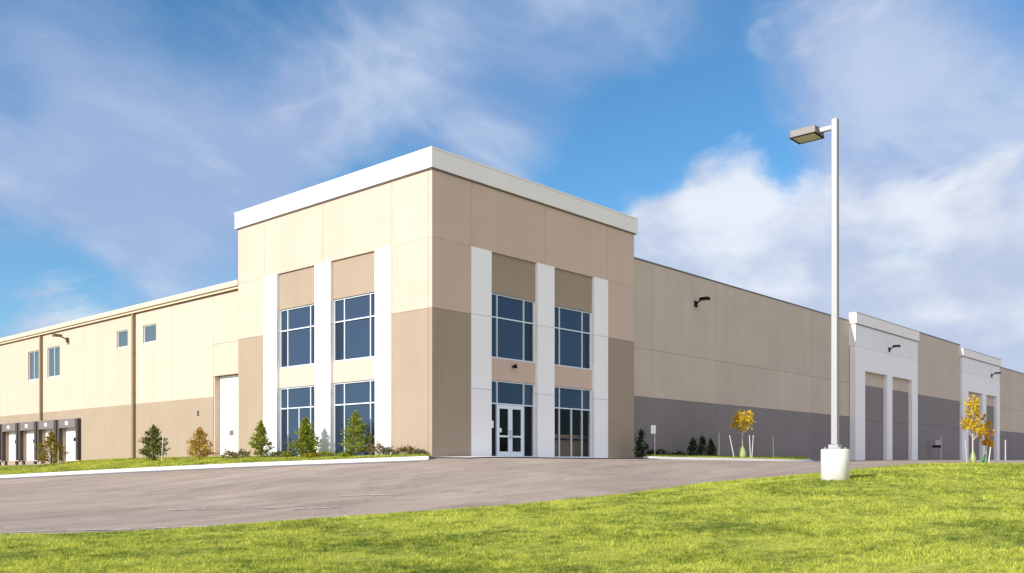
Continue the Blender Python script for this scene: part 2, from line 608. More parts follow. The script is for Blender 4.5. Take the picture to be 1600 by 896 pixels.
for x, y, zz in [(0, 0, 0), (8, 0, 0), (15, 0, 0), (25, 0, .0), (46, 0, .0), (75, 0, .0), (110, 0, .0), (150, 0, 0), (60, -20, 0.0), (90, -25, 0.0),
                 (0, 12, .02), (0, 20, 0.0), (0, 29, -.05), (0, 40, -.25), (0, 51, -.42), (0, 70, -.7), (5, -3, -.02), (12, -3, -.01),
                 (-35, -35, -1.85), (-60, -40, -2.0), (-40, -60, -1.9), (0, -60, -1.4), (60, -70, -.6), (-70, 20, -2.0), (-60, 70, -2.0)]:
    ctrl.append((x, y, zz))
ctrl = np.array(ctrl)


def tps_kernel(r2):
    return np.where(r2 > 1e-9, r2 * np.log(np.maximum(r2, 1e-9)), 0.0)


def tps_fit(pts):
    P = pts[:, :2] / 50.0
    n = len(P)
    K = tps_kernel(((P[:, None] - P[None]) ** 2).sum(-1)) + 0.002 * np.eye(n)
    Q = np.hstack([np.ones((n, 1)), P])
    A = np.zeros((n + 3, n + 3))
    A[:n, :n] = K
    A[:n, n:] = Q
    A[n:, :n] = Q.T
    return np.linalg.solve(A, np.concatenate([pts[:, 2], np.zeros(3)])), P


TPS, TP = tps_fit(ctrl)


def ground(x, y):
    x = np.atleast_1d(np.asarray(x, float))
    y = np.atleast_1d(np.asarray(y, float))
    out = np.empty(len(x))
    for i in range(0, len(x), 20000):
        q = np.stack([x[i:i + 20000], y[i:i + 20000]], 1) / 50.0
        K = tps_kernel(((q[:, None] - TP[None]) ** 2).sum(-1))
        out[i:i + 20000] = K @ TPS[:-3] + TPS[-3] + q @ TPS[-2:]
    far = np.clip((np.hypot(x - 10, y + 5) - 90) / 80, 0, 1)
    out = np.clip(out, -2.1, 0.25)
    return out * (1 - far) + (-0.6) * far


def gz(x, y):
    return float(ground(x, y)[0])


def hit(px, py):
    """where the sight line of a picture point meets the terrain"""
    d = np.linspace(6, 90, 1700)
    p = CP[None] + d[:, None] * (((px - 800) / FOC * RT + FW)[None])
    g = ground(p[:, 0], p[:, 1])
    l = level(py, d)
    i = np.argmax(l <= g + 0.02)
    return p[i], d[i]


def grid_sheet(name, xs, ys, off, mat, zf=ground):
    X, Y = np.meshgrid(xs, ys)
    Z = zf(X.ravel(), Y.ravel()) + off
    V = np.stack([X.ravel(), Y.ravel(), Z], 1)
    nx = len(xs)
    i = (np.arange(len(ys) - 1)[:, None] * nx + np.arange(nx - 1)[None]).ravel()
    Fc = np.stack([i, i + 1, i + 1 + nx, i + nx], 1)
    o = np_mesh(name, V, Fc, mat)
    o.data.polygons.foreach_set('use_smooth', np.ones(len(Fc), bool))
    return o


far_x = np.concatenate([[-4000, -2000, -900, -450, -250, -170], np.arange(-120, 181, 4.0), [230, 320, 500, 900, 2000, 4000]])
far_y = np.concatenate([[-4000, -2000, -900, -450, -250, -170], np.arange(-110, 121, 4.0), [170, 260, 450, 900, 2000, 4000]])
tag(grid_sheet('ground', far_x, far_y, -0.35, LAWN), kind='structure')
tag(grid_sheet('parking_lot', np.arange(-75, 165.1, 0.75), np.arange(-75, 75.1, 0.75), 0.0, ASPHALT), kind='structure')


def resample(pts, step):
    pts = np.array(pts, float)
    # Catmull-Rom through the survey points, then even steps
    out = []
    P = np.vstack([2 * pts[0] - pts[1], pts, 2 * pts[-1] - pts[-2]])
    for i in range(1, len(P) - 2):
        for t in np.linspace(0, 1, 16, endpoint=False):
            a, b, c, d = P[i - 1], P[i], P[i + 1], P[i + 2]
            out.append(0.5 * (2 * b + (c - a) * t + (2 * a - 5 * b + 4 * c - d) * t * t + (3 * b - a - 3 * c + d) * t ** 3))
    out.append(pts[-1])
    out = np.array(out)
    s = np.concatenate([[0], np.cumsum(np.hypot(*np.diff(out, axis=0).T))])
    q = np.linspace(0, s[-1], max(2, int(s[-1] / step)))
    return np.stack([np.interp(q, s, out[:, 0]), np.interp(q, s, out[:, 1])], 1)


def normals2(P):
    t = np.gradient(P, axis=0)
    t /= np.linalg.norm(t, axis=1)[:, None]
    return np.stack([-t[:, 1], t[:, 0]], 1)


# near lawn: from the drive's edge back past the camera
edge = resample([plan(px, d) for px, py, d in EDGE], 0.4)
ew = (np.cumsum(rng.normal(0, 0.02, len(edge))) % 1) * 0
edge = edge + normals2(edge) * (0.10 * np.sin(np.arange(len(edge)) * 0.9)[:, None] * rng.uniform(0, 1, len(edge))[:, None])
T = np.concatenate([np.linspace(0, 1, 46)])
back = CP[None] + (edge - CP[None]) * 0.0 - FW[None] * 14 + RT[None] * np.linspace(-30, 42, len(edge))[:, None]
VV = []
for t in T:
    p = edge * (1 - t) + back * t
    lift = 0.015 + 0.03 * min(1, t * 46 / 2)
    bump_ = 0.0 if t == 0 else 0.012
    z = ground(p[:, 0], p[:, 1]) + lift + bump_ * np.sin(p[:, 0] * 1.7 + 1) * np.sin(p[:, 1] * 1.3)
    VV.append(np.stack([p[:, 0], p[:, 1], z], 1))
VV = np.array(VV)
m_, n_ = VV.shape[:2]
i = (np.arange(m_ - 1)[:, None] * n_ + np.arange(n_ - 1)[None]).ravel()
lawn = np_mesh('lawn', VV.reshape(-1, 3), np.stack([i, i + 1, i + 1 + n_, i + n_], 1), LAWN)
lawn.data.polygons.foreach_set('use_smooth', np.ones(len(lawn.data.polygons), bool))
tag(lawn, kind='structure')


def blades(name, P, Z, h, wd, label):
    """one tuft = three thin bent blades"""
    n = len(P)
    rep = 3
    P = np.repeat(P, rep, 0) + rng.normal(0, 0.02, (n * rep, 2))
    Z = np.repeat(Z, rep)
    h = np.repeat(h, rep) * rng.uniform(0.5, 1.25, n * rep)
    wd = np.repeat(wd, rep)
    a = rng.uniform(0, 2 * np.pi, n * rep)
    ln = rng.uniform(0.3, 1.6, n * rep) * h
    b = rng.uniform(0, 2 * np.pi, n * rep)
    dx, dy = np.cos(a) * wd / 2, np.sin(a) * wd / 2
    V = np.empty((n * rep, 3, 3))
    V[:, 0] = np.stack([P[:, 0] - dx, P[:, 1] - dy, Z - 0.01], 1)
    V[:, 1] = np.stack([P[:, 0] + dx, P[:, 1] + dy, Z - 0.01], 1)
    V[:, 2] = np.stack([P[:, 0] + np.cos(b) * ln, P[:, 1] + np.sin(b) * ln, Z + h], 1)
    Fc = np.arange(n * rep * 3).reshape(-1, 3)
    o = np_mesh(name, V.reshape(-1, 3), Fc, BLADE)
    return tag(o, label, kind='stuff')


# blades over the near lawn, denser close by
nb = 430000
d = 5.0 * (60 / 5.0) ** rng.uniform(0, 1, nb)
ang = rng.uniform(R_(-44), R_(46), nb)
P = CP[None] + d[:, None] * (np.sin(ang)[:, None] * RT + np.cos(ang)[:, None] * FW)
# keep what is on the camera side of the drive's edge
ca = (P - CP) @ RT / np.maximum((P - CP) @ FW, 0.1)
cd = (P - CP) @ FW
ea = (edge - CP) @ RT / ((edge - CP) @ FW)
ed = (edge - CP) @ FW
order = np.argsort(ea)
lim = np.interp(ca, ea[order], ed[order])
keep = cd < lim - 0.05
P, dd, lim, cdk = P[keep], d[keep], lim[keep], cd[keep]
zz = ground(P[:, 0], P[:, 1]) + 0.015 + 0.03 * np.clip((lim - cdk) / 1.2, 0, 1)
hh = 0.030 + 0.0006 * dd
wav = 0.5 + 0.5 * np.sin(P[:, 0] * 2.1 + 1.3 * np.sin(P[:, 1] * 1.7)) * np.sin(P[:, 1] * 2.6 + 1.1 * np.sin(P[:, 0] * 1.9 + 2))
wav2 = 0.5 + 0.5 * np.sin(P[:, 0] * 7.3 + 2 * np.sin(P[:, 1] * 5.1)) * np.sin(P[:, 1] * 8.2 + 2 * np.sin(P[:, 0] * 6.4))
hh = hh * (0.55 + 0.45 * wav + 0.45 * wav2)
blades('grass', P, zz, hh * rng.uniform(0.6, 1.3, len(P)), 0.005 + 0.0007 * dd, 'short bright green turf of the foreground slope')

# ------------------------------------------------------------------ kerbs and far lawns
def kerb_strip(name, P, inner, h=0.14, width=0.18, gutter=0.40, close=False):
    """kerb with a gutter pan; inner = +1/-1, the side of the line the lawn lies on"""
    N = normals2(P) * inner
    rows = [(-gutter, 0.012), (-0.02, 0.022), (0.0, h * 0.93), (0.03, h), (width, h), (width + 0.01, -0.1)]
    V = []
    for off, z in rows:
        q = P + N * off
        V.append(np.stack([q[:, 0], q[:, 1], ground(q[:, 0], q[:, 1]) + z], 1))
    V = np.array(V)
    m, n = V.shape[:2]
    i = (np.arange(m - 1)[:, None] * n + np.arange(n - 1)[None]).ravel()
    return tag(np_mesh(name, V.reshape(-1, 3), np.stack([i, i + 1, i + 1 + n, i + n], 1), KERBC), kind='structure')


kl = resample([plan(px, d) for px, py, d in KERB[1:]], 0.5)
side = 1 if (normals2(kl)[10] @ FW) > 0 else -1
kerb_strip('kerb', kl, side, h=0.15, width=0.20, gutter=0.45)


def strip_lawn(name, A, B, za, zb, nseg=14, mat=LAWN, hump=0.0):
    """lawn sheet between two lines of equal length, lifted za at A and zb at B above the terrain"""
    V = []
    for t in np.linspace(0, 1, nseg):
        p = A * (1 - t) + B * t
        z = ground(p[:, 0], p[:, 1]) + za * (1 - t) + zb * t + hump * math.sin(math.pi * t)
        V.append(np.stack([p[:, 0], p[:, 1], z], 1))
    V = np.array(V)
    m, n = V.shape[:2]
    i = (np.arange(m - 1)[:, None] * n + np.arange(n - 1)[None]).ravel()
    o = np_mesh(name, V.reshape(-1, 3), np.stack([i, i + 1, i + 1 + n, i + n], 1), mat)
    o.data.polygons.foreach_set('use_smooth', np.ones(len(o.data.polygons), bool))
    return tag(o, kind='structure'), V


A = kl + normals2(kl) * side * 0.19
# the wall line the lawn reaches: along the tower's sunlit side, then the long wall
B = np.stack([np.full(len(kl), 0.02), np.interp(np.linspace(0, 1, len(kl)), [0, .25, 1], [0.3, 14, 75])], 1)
B[:, 0] = np.where(B[:, 1] > 36.0, -3.0, np.where(B[:, 1] > 15.6, 0.3, 0.02))
lw, LV = strip_lawn('lawn_strip', A, B, 0.13, 0.10, hump=0.05)
# blades on it
def blades_on(V, n, name, label, h=0.07, wd=0.04):
    m, k = V.shape[:2]
    a = rng.uniform(0, m - 1.001, n)
    b = rng.uniform(0, k - 1.001, n)
    ia, ib = a.astype(int), b.astype(int)
    fa, fb = (a - ia)[:, None], (b - ib)[:, None]
    p = V[ia, ib] * (1 - fa) * (1 - fb) + V[ia + 1, ib] * fa * (1 - fb) + V[ia, ib + 1] * (1 - fa) * fb + V[ia + 1, ib + 1] * fa * fb
    blades(name, p[:, :2], p[:, 2], np.full(n, h), np.full(n, wd), label)


blades_on(LV, 30000, 'grass', 'strip of green turf along the foot of the sunlit wall')

# dark gutter strip along the kerb
N = normals2(kl) * side
gv = []
for off in (-1.25, -0.85, -0.448):
    q = kl + N * off
    gv.append(np.stack([q[:, 0], q[:, 1], ground(q[:, 0], q[:, 1]) + 0.010], 1))
gv = np.array(gv)
m_, n_ = gv.shape[:2]
i = (np.arange(m_ - 1)[:, None] * n_ + np.arange(n_ - 1)[None]).ravel()
GUT = concrete('grey_gutter_concrete', (0.21, 0.20, 0.215))
tag(np_mesh('gutter', gv.reshape(-1, 3), np.stack([i, i + 1, i + 1 + n_, i + n_], 1), GUT), kind='structure')

# planted island before the shaded long wall
isl = [plan(1008, 55.5), plan(1000, 51.5), plan(1012, 49.3), plan(1060, 50.2), plan(1130, 52), plan(1200, 54.3), plan(1240, 56.2), plan(1258, 58.5), plan(1262, 62), plan(1266, 68)]
ki = resample(isl, 0.5)
iside = 1 if (normals2(ki)[len(ki) // 2] @ FW) > 0 else -1
kerb_strip('kerb', ki, iside, h=0.15, width=0.2, gutter=0.35)
A = ki + normals2(ki) * iside * 0.19
B = np.stack([np.linspace(15.6, 37.5, len(ki)), np.full(len(ki), 0.28)], 1)
_, IV = strip_lawn('lawn_island', A, B, 0.13, 0.17, hump=0.06)
blades_on(IV, 16000, 'grass', 'patch of green turf on the kerbed island', wd=0.05)

# entrance walk along the shaded side of the tower
wx = np.arange(0.0, 16.01, 0.5)
wy = np.arange(-2.2, 0.26, 0.245)
tag(grid_sheet('pavement', wx, wy, 0.045, CONC), kind='structure')

# worn painted lines on the drive
def marking(pts, wd=0.15):
    Q = np.array([hit(px, py)[0] for px, py in pts])
    Q = resample(Q, 0.4)
    N = normals2(Q) * wd / 2
    V = np.empty((len(Q), 2, 3))
    for k, s in enumerate((-1, 1)):
        p = Q + N * s
        V[:, k] = np.stack([p[:, 0], p[:, 1], ground(p[:, 0], p[:, 1]) + 0.014], 1)
    n = len(Q)
    i = np.arange(n - 1) * 2
    return V.reshape(-1, 3), np.stack([i, i + 1, i + 3, i + 2], 1)


def marking_mat():
    m, w, out = material('worn_line_paint')
    o = objc(w)
    n = w.noise(o, 5, 5, 0.7)
    c = w.mix(w.smooth(n, 0.40, 0.62), (0.36, 0.30, 0.27, 1), (0.66, 0.61, 0.57, 1))
    principled(w, out, c, 0.8, 0.2)
    return m


MARK = marking_mat()
mv, mf = [], []
for seg in ([(262, 797), (322, 795)], [(365, 795), (432, 793.5)], [(530, 775), (628, 772.5)], [(2, 832), (90, 829), (205, 826.5)], [(240, 825), (330, 822)], [(455, 796), (530, 792)]):
    V, Fq = marking(seg)
    mf.append(Fq + sum(len(q) for q in mv))
    mv.append(V)
tag(np_mesh('road_markings', np.vstack(mv), np.vstack(mf), MARK), kind='structure')

# ------------------------------------------------------------------ the building
bld = thing('warehouse', 'long tan and brown warehouse with a tall two-faced corner office block and white pilasters', 'building', (0, 0, 0))
G = 0.016                                              # joint between the wall panels
ZB = -1.6                                              # walls go down into the ground


def panels(mb, side, av, zv, front, thick, skip=()):
    for i in range(len(av) - 1):
        for j in range(len(zv) - 1):
            if (i, j) in skip:
                continue
            mb.fbox(side, av[i] + G / 2, av[i + 1] - G / 2, zv[j] + (G / 2 if j else 0), zv[j + 1] - G / 2, front, thick)


def add_window(side, a0, a1, z0, z1, vm, hm, rec, panes, fw=0.055, extra=()):
    """frame with mullions, and its panes; rec = recess behind the wall plane; panes = list of (z0, z1, glass)"""
    mb = MB()
    dp = 0.12
    mb.fbox(side, a0, a0 + fw, z0, z1, -rec, dp)
    mb.fbox(side, a1 - fw, a1, z0, z1, -rec, dp)
    mb.fbox(side, a0 + fw, a1 - fw, z0, z0 + fw, -rec, dp)
    mb.fbox(side, a0 + fw, a1 - fw, z1 - fw, z1, -rec, dp)
    for v in vm:
        mb.fbox(side, v - fw / 2, v + fw / 2, z0 + fw, z1 - fw, -rec + 0.004, dp)
    for h in hm:
        mb.fbox(side, a0 + fw, a1 - fw, h - fw / 2, h + fw / 2, -rec + 0.008, dp)
    for (v, e0, e1) in extra:
        mb.fbox(side, v - fw / 2, v + fw / 2, e0, e1, -rec + 0.004, dp)
    w = mb.build('window', FRAME, bld)
    for (p0, p1, g) in panes:
        gm_ = MB()
        cuts_v = [a0 + 0.02] + list(vm) + [e[0] for e in extra if p0 < e[1] + 0.1 and p1 < e[2] + 0.1] + [a1 - 0.02]
        cuts_h = [p0] + [h for h in hm if p0 < h < p1] + [p1]
        cuts_v.sort()
        for ci in range(len(cuts_v) - 1):
            for cj in range(len(cuts_h) - 1):
                # each pane sits a hair out of true, as real ones do
                k0 = len(gm_.v)
                gm_.fbox(side, cuts_v[ci] + 0.004, cuts_v[ci + 1] - 0.004, cuts_h[cj] + 0.004, cuts_h[cj + 1] - 0.004, -rec - 0.06, 0.02)
                ta, tz = rng.normal(0, 0.005, 2)
                am, zm = (cuts_v[ci] + cuts_v[ci + 1]) / 2, (cuts_h[cj] + cuts_h[cj + 1]) / 2
                for q in range(k0, len(gm_.v)):
                    vx, vy, vz = gm_.v[q]
                    if side == 'R':
                        gm_.v[q] = (vx, vy + (vx - am) * ta + (vz - zm) * tz, vz)
                    else:
                        gm_.v[q] = (vx + (vy - am) * ta + (vz - zm) * tz, vy, vz)
        gm_.build('glass', g, w)
    return w


BAYS = {'R': dict(p=[(2.42, 3.75), (7.06, 8.38), (11.70, 12.95)], end=15.50, vm=[(4.36, 6.28), (9.05, 10.95)]),
        'L': dict(p=[(2.67, 3.83), (7.22, 8.50), (11.82, 13.05)], end=15.62, vm=[(4.42, 6.40), (9.15, 11.14)])}
TOP, SPLIT, BAYTOP = 12.65, 6.60, 9.68
tw = MB()
for side in 'RL':
    b = BAYS[side]
    s0 = 0.0 if side == 'R' else 0.252
    p = b['p']
    # panels over and beside the window bays
    xs = [s0, p[0][0], (p[1][0] + p[1][1]) / 2, p[2][1], b['end']]
    panels(tw, side, xs, [BAYTOP, TOP], 0, 0.25)
    panels(tw, side, [xs[0], xs[1]], [SPLIT, BAYTOP], 0, 0.25)
    panels(tw, side, [xs[3], xs[4]], [SPLIT, BAYTOP], 0, 0.25)
# the two hidden sides and the roof of the corner block
tw.box(15.25, 15.5, 0.26, 15.62, ZB, TOP)
tw.box(0.26, 15.24, 15.37, 15.62, ZB, TOP)
tower = tw.build('tower_wall', TAN, bld)
MB().box(0.26, 15.24, 0.26, 15.36, 12.2, 12.4).build('tower_roof', ROOF, bld)
for side in 'RL':
    b = BAYS[side]
    p = b['p']
    s0 = 0.0 if side == 'R' else 0.252
    for a0, a1 in ((s0, p[0][0]), (p[2][1], b['end'])):
        MB().fbox(side, a0 + G / 2, a1 - G / 2, ZB, SPLIT - G, 0, 0.25).build('lower_wall_panel', BROWN, bld)
    for a0, a1 in p:
        mb = MB()
        for z0, z1 in ((ZB, 3.2), (3.2 + 0.012, SPLIT), (SPLIT + 0.012, BAYTOP)):
            mb.fbox(side, a0, a1, z0, z1, 0.06, 0.45)
        mb.build('pilaster', WHITE, bld, bevel=0.012)
    for k in range(2):
        a0, a1 = p[k][1] + 0.006, p[k + 1][0] - 0.006
        v = b['vm'][k]
        MB().fbox(side, a0, a1, 7.80, BAYTOP - 0.01, -0.10, 0.3).build('upper_infill_panel', INFILL, bld)
        MB().fbox(side, a0, a1, 3.70, 4.74, -0.10, 0.3).build('spandrel', TAN, bld)
        add_window(side, a0, a1, 4.75, 7.79, v, [6.68], 0.17, [(4.77, 7.77, TINT)])
        if side == 'R':
            if k == 0:
                # storefront round the double door
                w = add_window(side, a0, a1, 0.06, 3.69, v, [2.60], 0.17, [(2.62, 3.67, TINT)])
                for q0, q1 in ((a0 + 0.03, v[0] - 0.02), (v[1] + 0.02, a1 - 0.03)):
                    MB().fbox(side, q0, q1, 0.1, 2.59, -0.23, 0.02).build('glass', CLEAR, w)
                MB().fbox(side, a0 + 0.22, a0 + 0.42, 1.45, 1.78, -0.225, 0.006).build('notice', PAPER, w)
                mid = (v[0] + v[1]) / 2
                for s, (q0, q1) in enumerate(((v[0] + 0.04, mid - 0.005), (mid + 0.005, v[1] - 0.04))):
                    mb = MB()
                    st = 0.14
                    mb.fbox(side, q0, q0 + st, 0.08, 2.56, -0.185, 0.06)
                    mb.fbox(side, q1 - st, q1, 0.08, 2.56, -0.185, 0.06)
                    mb.fbox(side, q0 + st, q1 - st, 0.08, 0.33, -0.187, 0.056)
                    mb.fbox(side, q0 + st, q1 - st, 2.38, 2.56, -0.187, 0.056)
                    mb.fbox(side, q0 + st, q1 - st, 1.02, 1.10, -0.187, 0.056)
                    dr = mb.build('entrance_door', FRAME, bld)
                    MB().fbox(side, q0 + st - 0.01, q1 - st + 0.01, 0.30, 2.40, -0.21, 0.02).build('glass', CLEAR, dr)
                    hx = q1 - 0.07 if s == 0 else q0 + 0.07
                    MB().tube((hx, 0.12, 0.95), (hx, 0.12, 1.35), 0.017, n=8).tube((hx, 0.12, 1.0), (hx, 0.19, 1.0), 0.012, n=6).tube(
                        (hx, 0.12, 1.3), (hx, 0.19, 1.3), 0.012, n=6).build('handle', STEEL, dr)
                    if s == 0:
                        MB().fbox(side, q0 + st + 0.04, q0 + st + 0.17, 1.25, 1.45, -0.204, 0.005).build('notice', PAPER, dr)
            else:
                add_window(side, a0, a1, 0.06, 3.69, v, [2.60], 0.17, [(2.62, 3.67, TINT), (0.09, 2.58, CLEAR)], extra=[((v[0] + v[1]) / 2 + 0.05, 0.1, 2.57)])
        else:
            ex = [((v[0] + v[1]) / 2, 0.1, 2.57)] if k == 1 else []
            add_window(side, a0, a1, 0.06, 3.69, v, [2.62], 0.17, [(0.09, 3.67, TINT)], extra=ex)

# cornice band with its dark drip and thin metal cap
mb = MB()
mb.box(-0.11, 15.70, -0.11, 0.10, 12.70, 13.50)
mb.box(-0.11, 0.10, 0.10, 15.78, 12.70, 13.50)
mb.box(15.46, 15.70, 0.10, 15.54, 12.70, 13.50)
mb.box(0.10, 15.70, 15.54, 15.78, 12.70, 13.50)
cor = mb.build('cornice', BAND, bld)
mb = MB()
mb.box(-0.13, 15.72, -0.13, 0.13, 13.503, 13.58)
mb.box(-0.13, 0.13, 0.13, 15.80, 13.503, 13.58)
mb.build('coping', BAND, cor)
mb = MB()
mb.box(-0.06, 15.60, -0.06, 0.24, 12.643, 12.697)
mb.box(-0.06, 0.24, 0.24, 15.68, 12.643, 12.697)
mb.box(15.26, 15.60, 0.24, 15.38, 12.643, 12.697)
mb.box(0.24, 15.60, 15.38, 15.68, 12.643, 12.697)
mb.build('drip_edge', COPING, cor)


# shaded long front
def wall_light(parent, x, y, z, face, mat, arm=0.42):
    """arm and shoebox head on a wall; face = outward unit vector in plan"""
    fx, fy = face
    H = 0.52
    mb = MB()
    px_, py_ = -fy, fx
    def bx(u0, u1, v0, v1, z0, z1, m):
        c = [(x + fx * u + px_ * v, y + fy * u + py_ * v) for u, v in ((u0, v0), (u1, v0), (u1, v1), (u0, v1))]
        b = len(m.v)
        m.v += [(*q, z0) for q in c] + [(*q, z1) for q in c]
        m.f += [tuple(b + i for i in q) for q in ((3, 2, 1, 0), (4, 5, 6, 7), (0, 1, 5, 4), (1, 2, 6, 5), (2, 3, 7, 6), (3, 0, 4, 7))]
    bx(0.0, 0.08, -0.14, 0.14, z - 0.30, z + 0.05, mb)
    b = len(mb.v)
    mb.tube((x + fx * 0.08, y + fy * 0.08, z - 0.08), (x + fx * arm, y + fy * arm, z + 0.10), 0.05, n=8)
    root = mb.build('wall_light', mat, parent)
    hd = MB()
    bx(arm - 0.05, arm + H, -0.20, 0.20, z + 0.04, z + 0.22, hd)
    h = hd.build('lamp_head', mat, root, bevel=0.02)
    lm = MB()
    bx(arm + 0.05, arm + H - 0.08, -0.15, 0.15, z + 0.028, z + 0.037, lm)
    lm.build('lens', LENS, root)
    return root


MAINT = 11.42
XJ = [15.52, 17.95, 25.2, 32.5, 39.5, 46.85]
mb = MB()
panels(mb, 'R', XJ, [3.60, 6.38, MAINT], -0.28, 0.25)
mb.build('long_wall', TAN2, bld)
mb = MB()
panels(mb, 'R', XJ, [ZB, 3.60 - 0.004], -0.28, 0.25)
mb.build('dark_wall_band', GREY, bld)
MB().box(15.53, 46.84, 0.24, 0.62, MAINT + 0.003, MAINT + 0.07).build('coping', COPING, bld)


def pavilion(x0, x1, holes, top, band, light):
    mb = MB()
    fr, th = 0.22, 0.48
    zt = 7.45
    xs = [x0] + [v for h in holes for v in h] + [x1]
    for k in range(0, len(xs), 2):
        mb.fbox('R', xs[k], xs[k + 1], ZB, zt, fr, th)
    mb.fbox('R', x0, x1, zt + 0.003, 9.35, fr, th)
    mb.fbox('R', x0, x1, 9.35 + G, band, fr, th)
    root = mb.build('pavilion_wall', PALE, bld)
    for h0, h1 in holes:
        MB().fbox('R', h0 + 0.004, h1 - 0.004, 6.33, zt - 0.004, -0.10, 0.12).build('upper_recess_panel', TAN2, root)
        m2 = MB()
        m2.fbox('R', h0 + 0.004, h1 - 0.004, ZB, 3.4, -0.10, 0.12)
        m2.fbox('R', h0 + 0.004, h1 - 0.004, 3.4 + G, 6.33 - 0.004, -0.10, 0.12)
        m2.build('lower_recess_panel', GREY, root)
    MB().box(x0 - 0.1, x1 + 0.1, -fr - 0.12, 0.26, band + 0.05, top).build('parapet_band', BAND, root)
    MB().box(x0 - 0.05, x1 + 0.05, -fr - 0.06, 0.22, band + 0.002, band + 0.048).build('drip_edge', COPING, root)
    MB().box(x0 - 0.12, x1 + 0.12, -fr - 0.14, 0.30, top + 0.002, top + 0.06).build('coping', STEEL, root)
    wall_light(bld, light, -fr, 9.85, (0, -1), BLACK)


pavilion(46.87, 61.85, [(48.95, 53.95), (55.25, 60.28)], 12.05, 11.14, 54.4)
mb = MB()
panels(mb, 'R', [61.87, 68.6, 75.55], [6.27, 12.15], -0.02, 0.25)
mb.build('middle_wall', TAN2, bld)
mb = MB()
panels(mb, 'R', [61.87, 68.6, 75.55], [ZB, 3.45, 6.266], -0.02, 0.25)
mb.build('dark_wall_band', GREY, bld)
MB().box(61.88, 75.62, -0.02, 0.35, 12.153, 12.24).build('coping', COPING, bld)
MB().box(75.3, 75.6, 0.3, 6, 11.0, 12.15).build('parapet_return', TAN2, bld)
pavilion(75.62, 90.0, [(77.8, 83.0), (84.5, 88.75)], 11.80, 10.98, 86.5)
XJ3 = [90.02, 97.0, 104.4, 111.8, 119.2, 126.6, 134.0, 141.4]
mb = MB()
panels(mb, 'R', XJ3, [3.60, 6.38, 11.15], -0.28, 0.25)
mb.build('long_wall', TAN2, bld)
mb = MB()
panels(mb, 'R', XJ3, [ZB, 3.596], -0.28, 0.25)
mb.build('dark_wall_band', GREY, bld)
MB().box(90.02, 141.4, 0.24, 0.62, 11.153, 11.23).build('coping', COPING, bld)
wall_light(bld, 22.6, 0.28, 9.80, (0, -1), BLACK)
# wall light over the entrance
mb = MB()
mb.tube((5.36, 0.10, 4.42), (5.36, -0.10, 4.42), 0.05, n=10)
sc_ = mb.build('wall_light', BLACK, bld)
MB().lathe([(0.03, 4.54), (0.08, 4.48), (0.10, 4.37), (0.07, 4.33)], 14, 5.36, -0.10).build('lamp_shade', BLACK, sc_)

# sunlit long side
EAVE = 9.60
YJ = [15.64, 18.70]
mb = MB()
panels(mb, 'L', [15.64, 18.72], [4.79, 6.6, EAVE], -0.28, 0.25)
win = [(25.55, 27.28, 7.42, 8.54), (29.40, 31.0, 7.42, 8.54), (40.2, 42.45, 6.18, 8.41), (44.1, 46.2, 6.18, 8.41)]
ys = [18.72, 25.55, 27.28, 29.40, 31.0, 36.0, 40.2, 42.45, 44.1, 46.2, 52.0, 60.0, 67.5, 75.0, 82.5, 90.0]
joint = {18.72, 28.4, 36.0, 43.4, 52.0, 60.0, 67.5, 75.0, 82.5, 90.0}


def solid(mb, a0, a1, z0, z1):
    mb.fbox('L', a0, a1, z0, z1, -0.28, 0.25)


edges_y = [18.72, 23.6, 28.4, 36.0, 43.3, 52.0, 60.0, 67.5, 75.0, 82.5, 90.0]
for i in range(len(edges_y) - 1):
    e0, e1 = edges_y[i] + G / 2, edges_y[i + 1] - G / 2
    ws = [q for q in win if e0 <= q[0] and q[1] <= e1]
    if not ws:
        solid(mb, e0, e1, 3.60, EAVE)
        continue
    y = e0
    for (a0, a1, z0, z1) in ws:
        solid(mb, y, a0, 3.60, EAVE)
        solid(mb, a0, a1, 3.60, z0)
        solid(mb, a0, a1, z1, EAVE)
        y = a1
    solid(mb, y, e1, 3.60, EAVE)
mb.build('long_side_wall', TAN, bld)
for (a0, a1, z0, z1) in win:
    add_window('L', a0 + 0.004, a1 - 0.004, z0 + 0.004, z1 - 0.004, [(a0 + a1) / 2] if z0 < 7 else [], [], 0.36, [(z0 + 0.03, z1 - 0.03, DULL)], fw=0.06)
DOCKS = [36.55 + 3.72 * k for k in range(6)]
DW, DTOP, DBOT = 3.50, 2.95, -0.05
mb = MB()
y = 18.72
for d0 in DOCKS:
    a0, a1 = d0 + 0.40, d0 + DW - 0.40
    solid(mb, y + G / 2, a0, ZB, 3.596)
    solid(mb, a0, a1, 2.45, 3.596)
    solid(mb, a0, a1, ZB, DBOT)
    y = a1 - G / 2
solid(mb, y + G / 2, 90, ZB, 3.596)
mb.build('lower_side_wall', BROWN, bld)
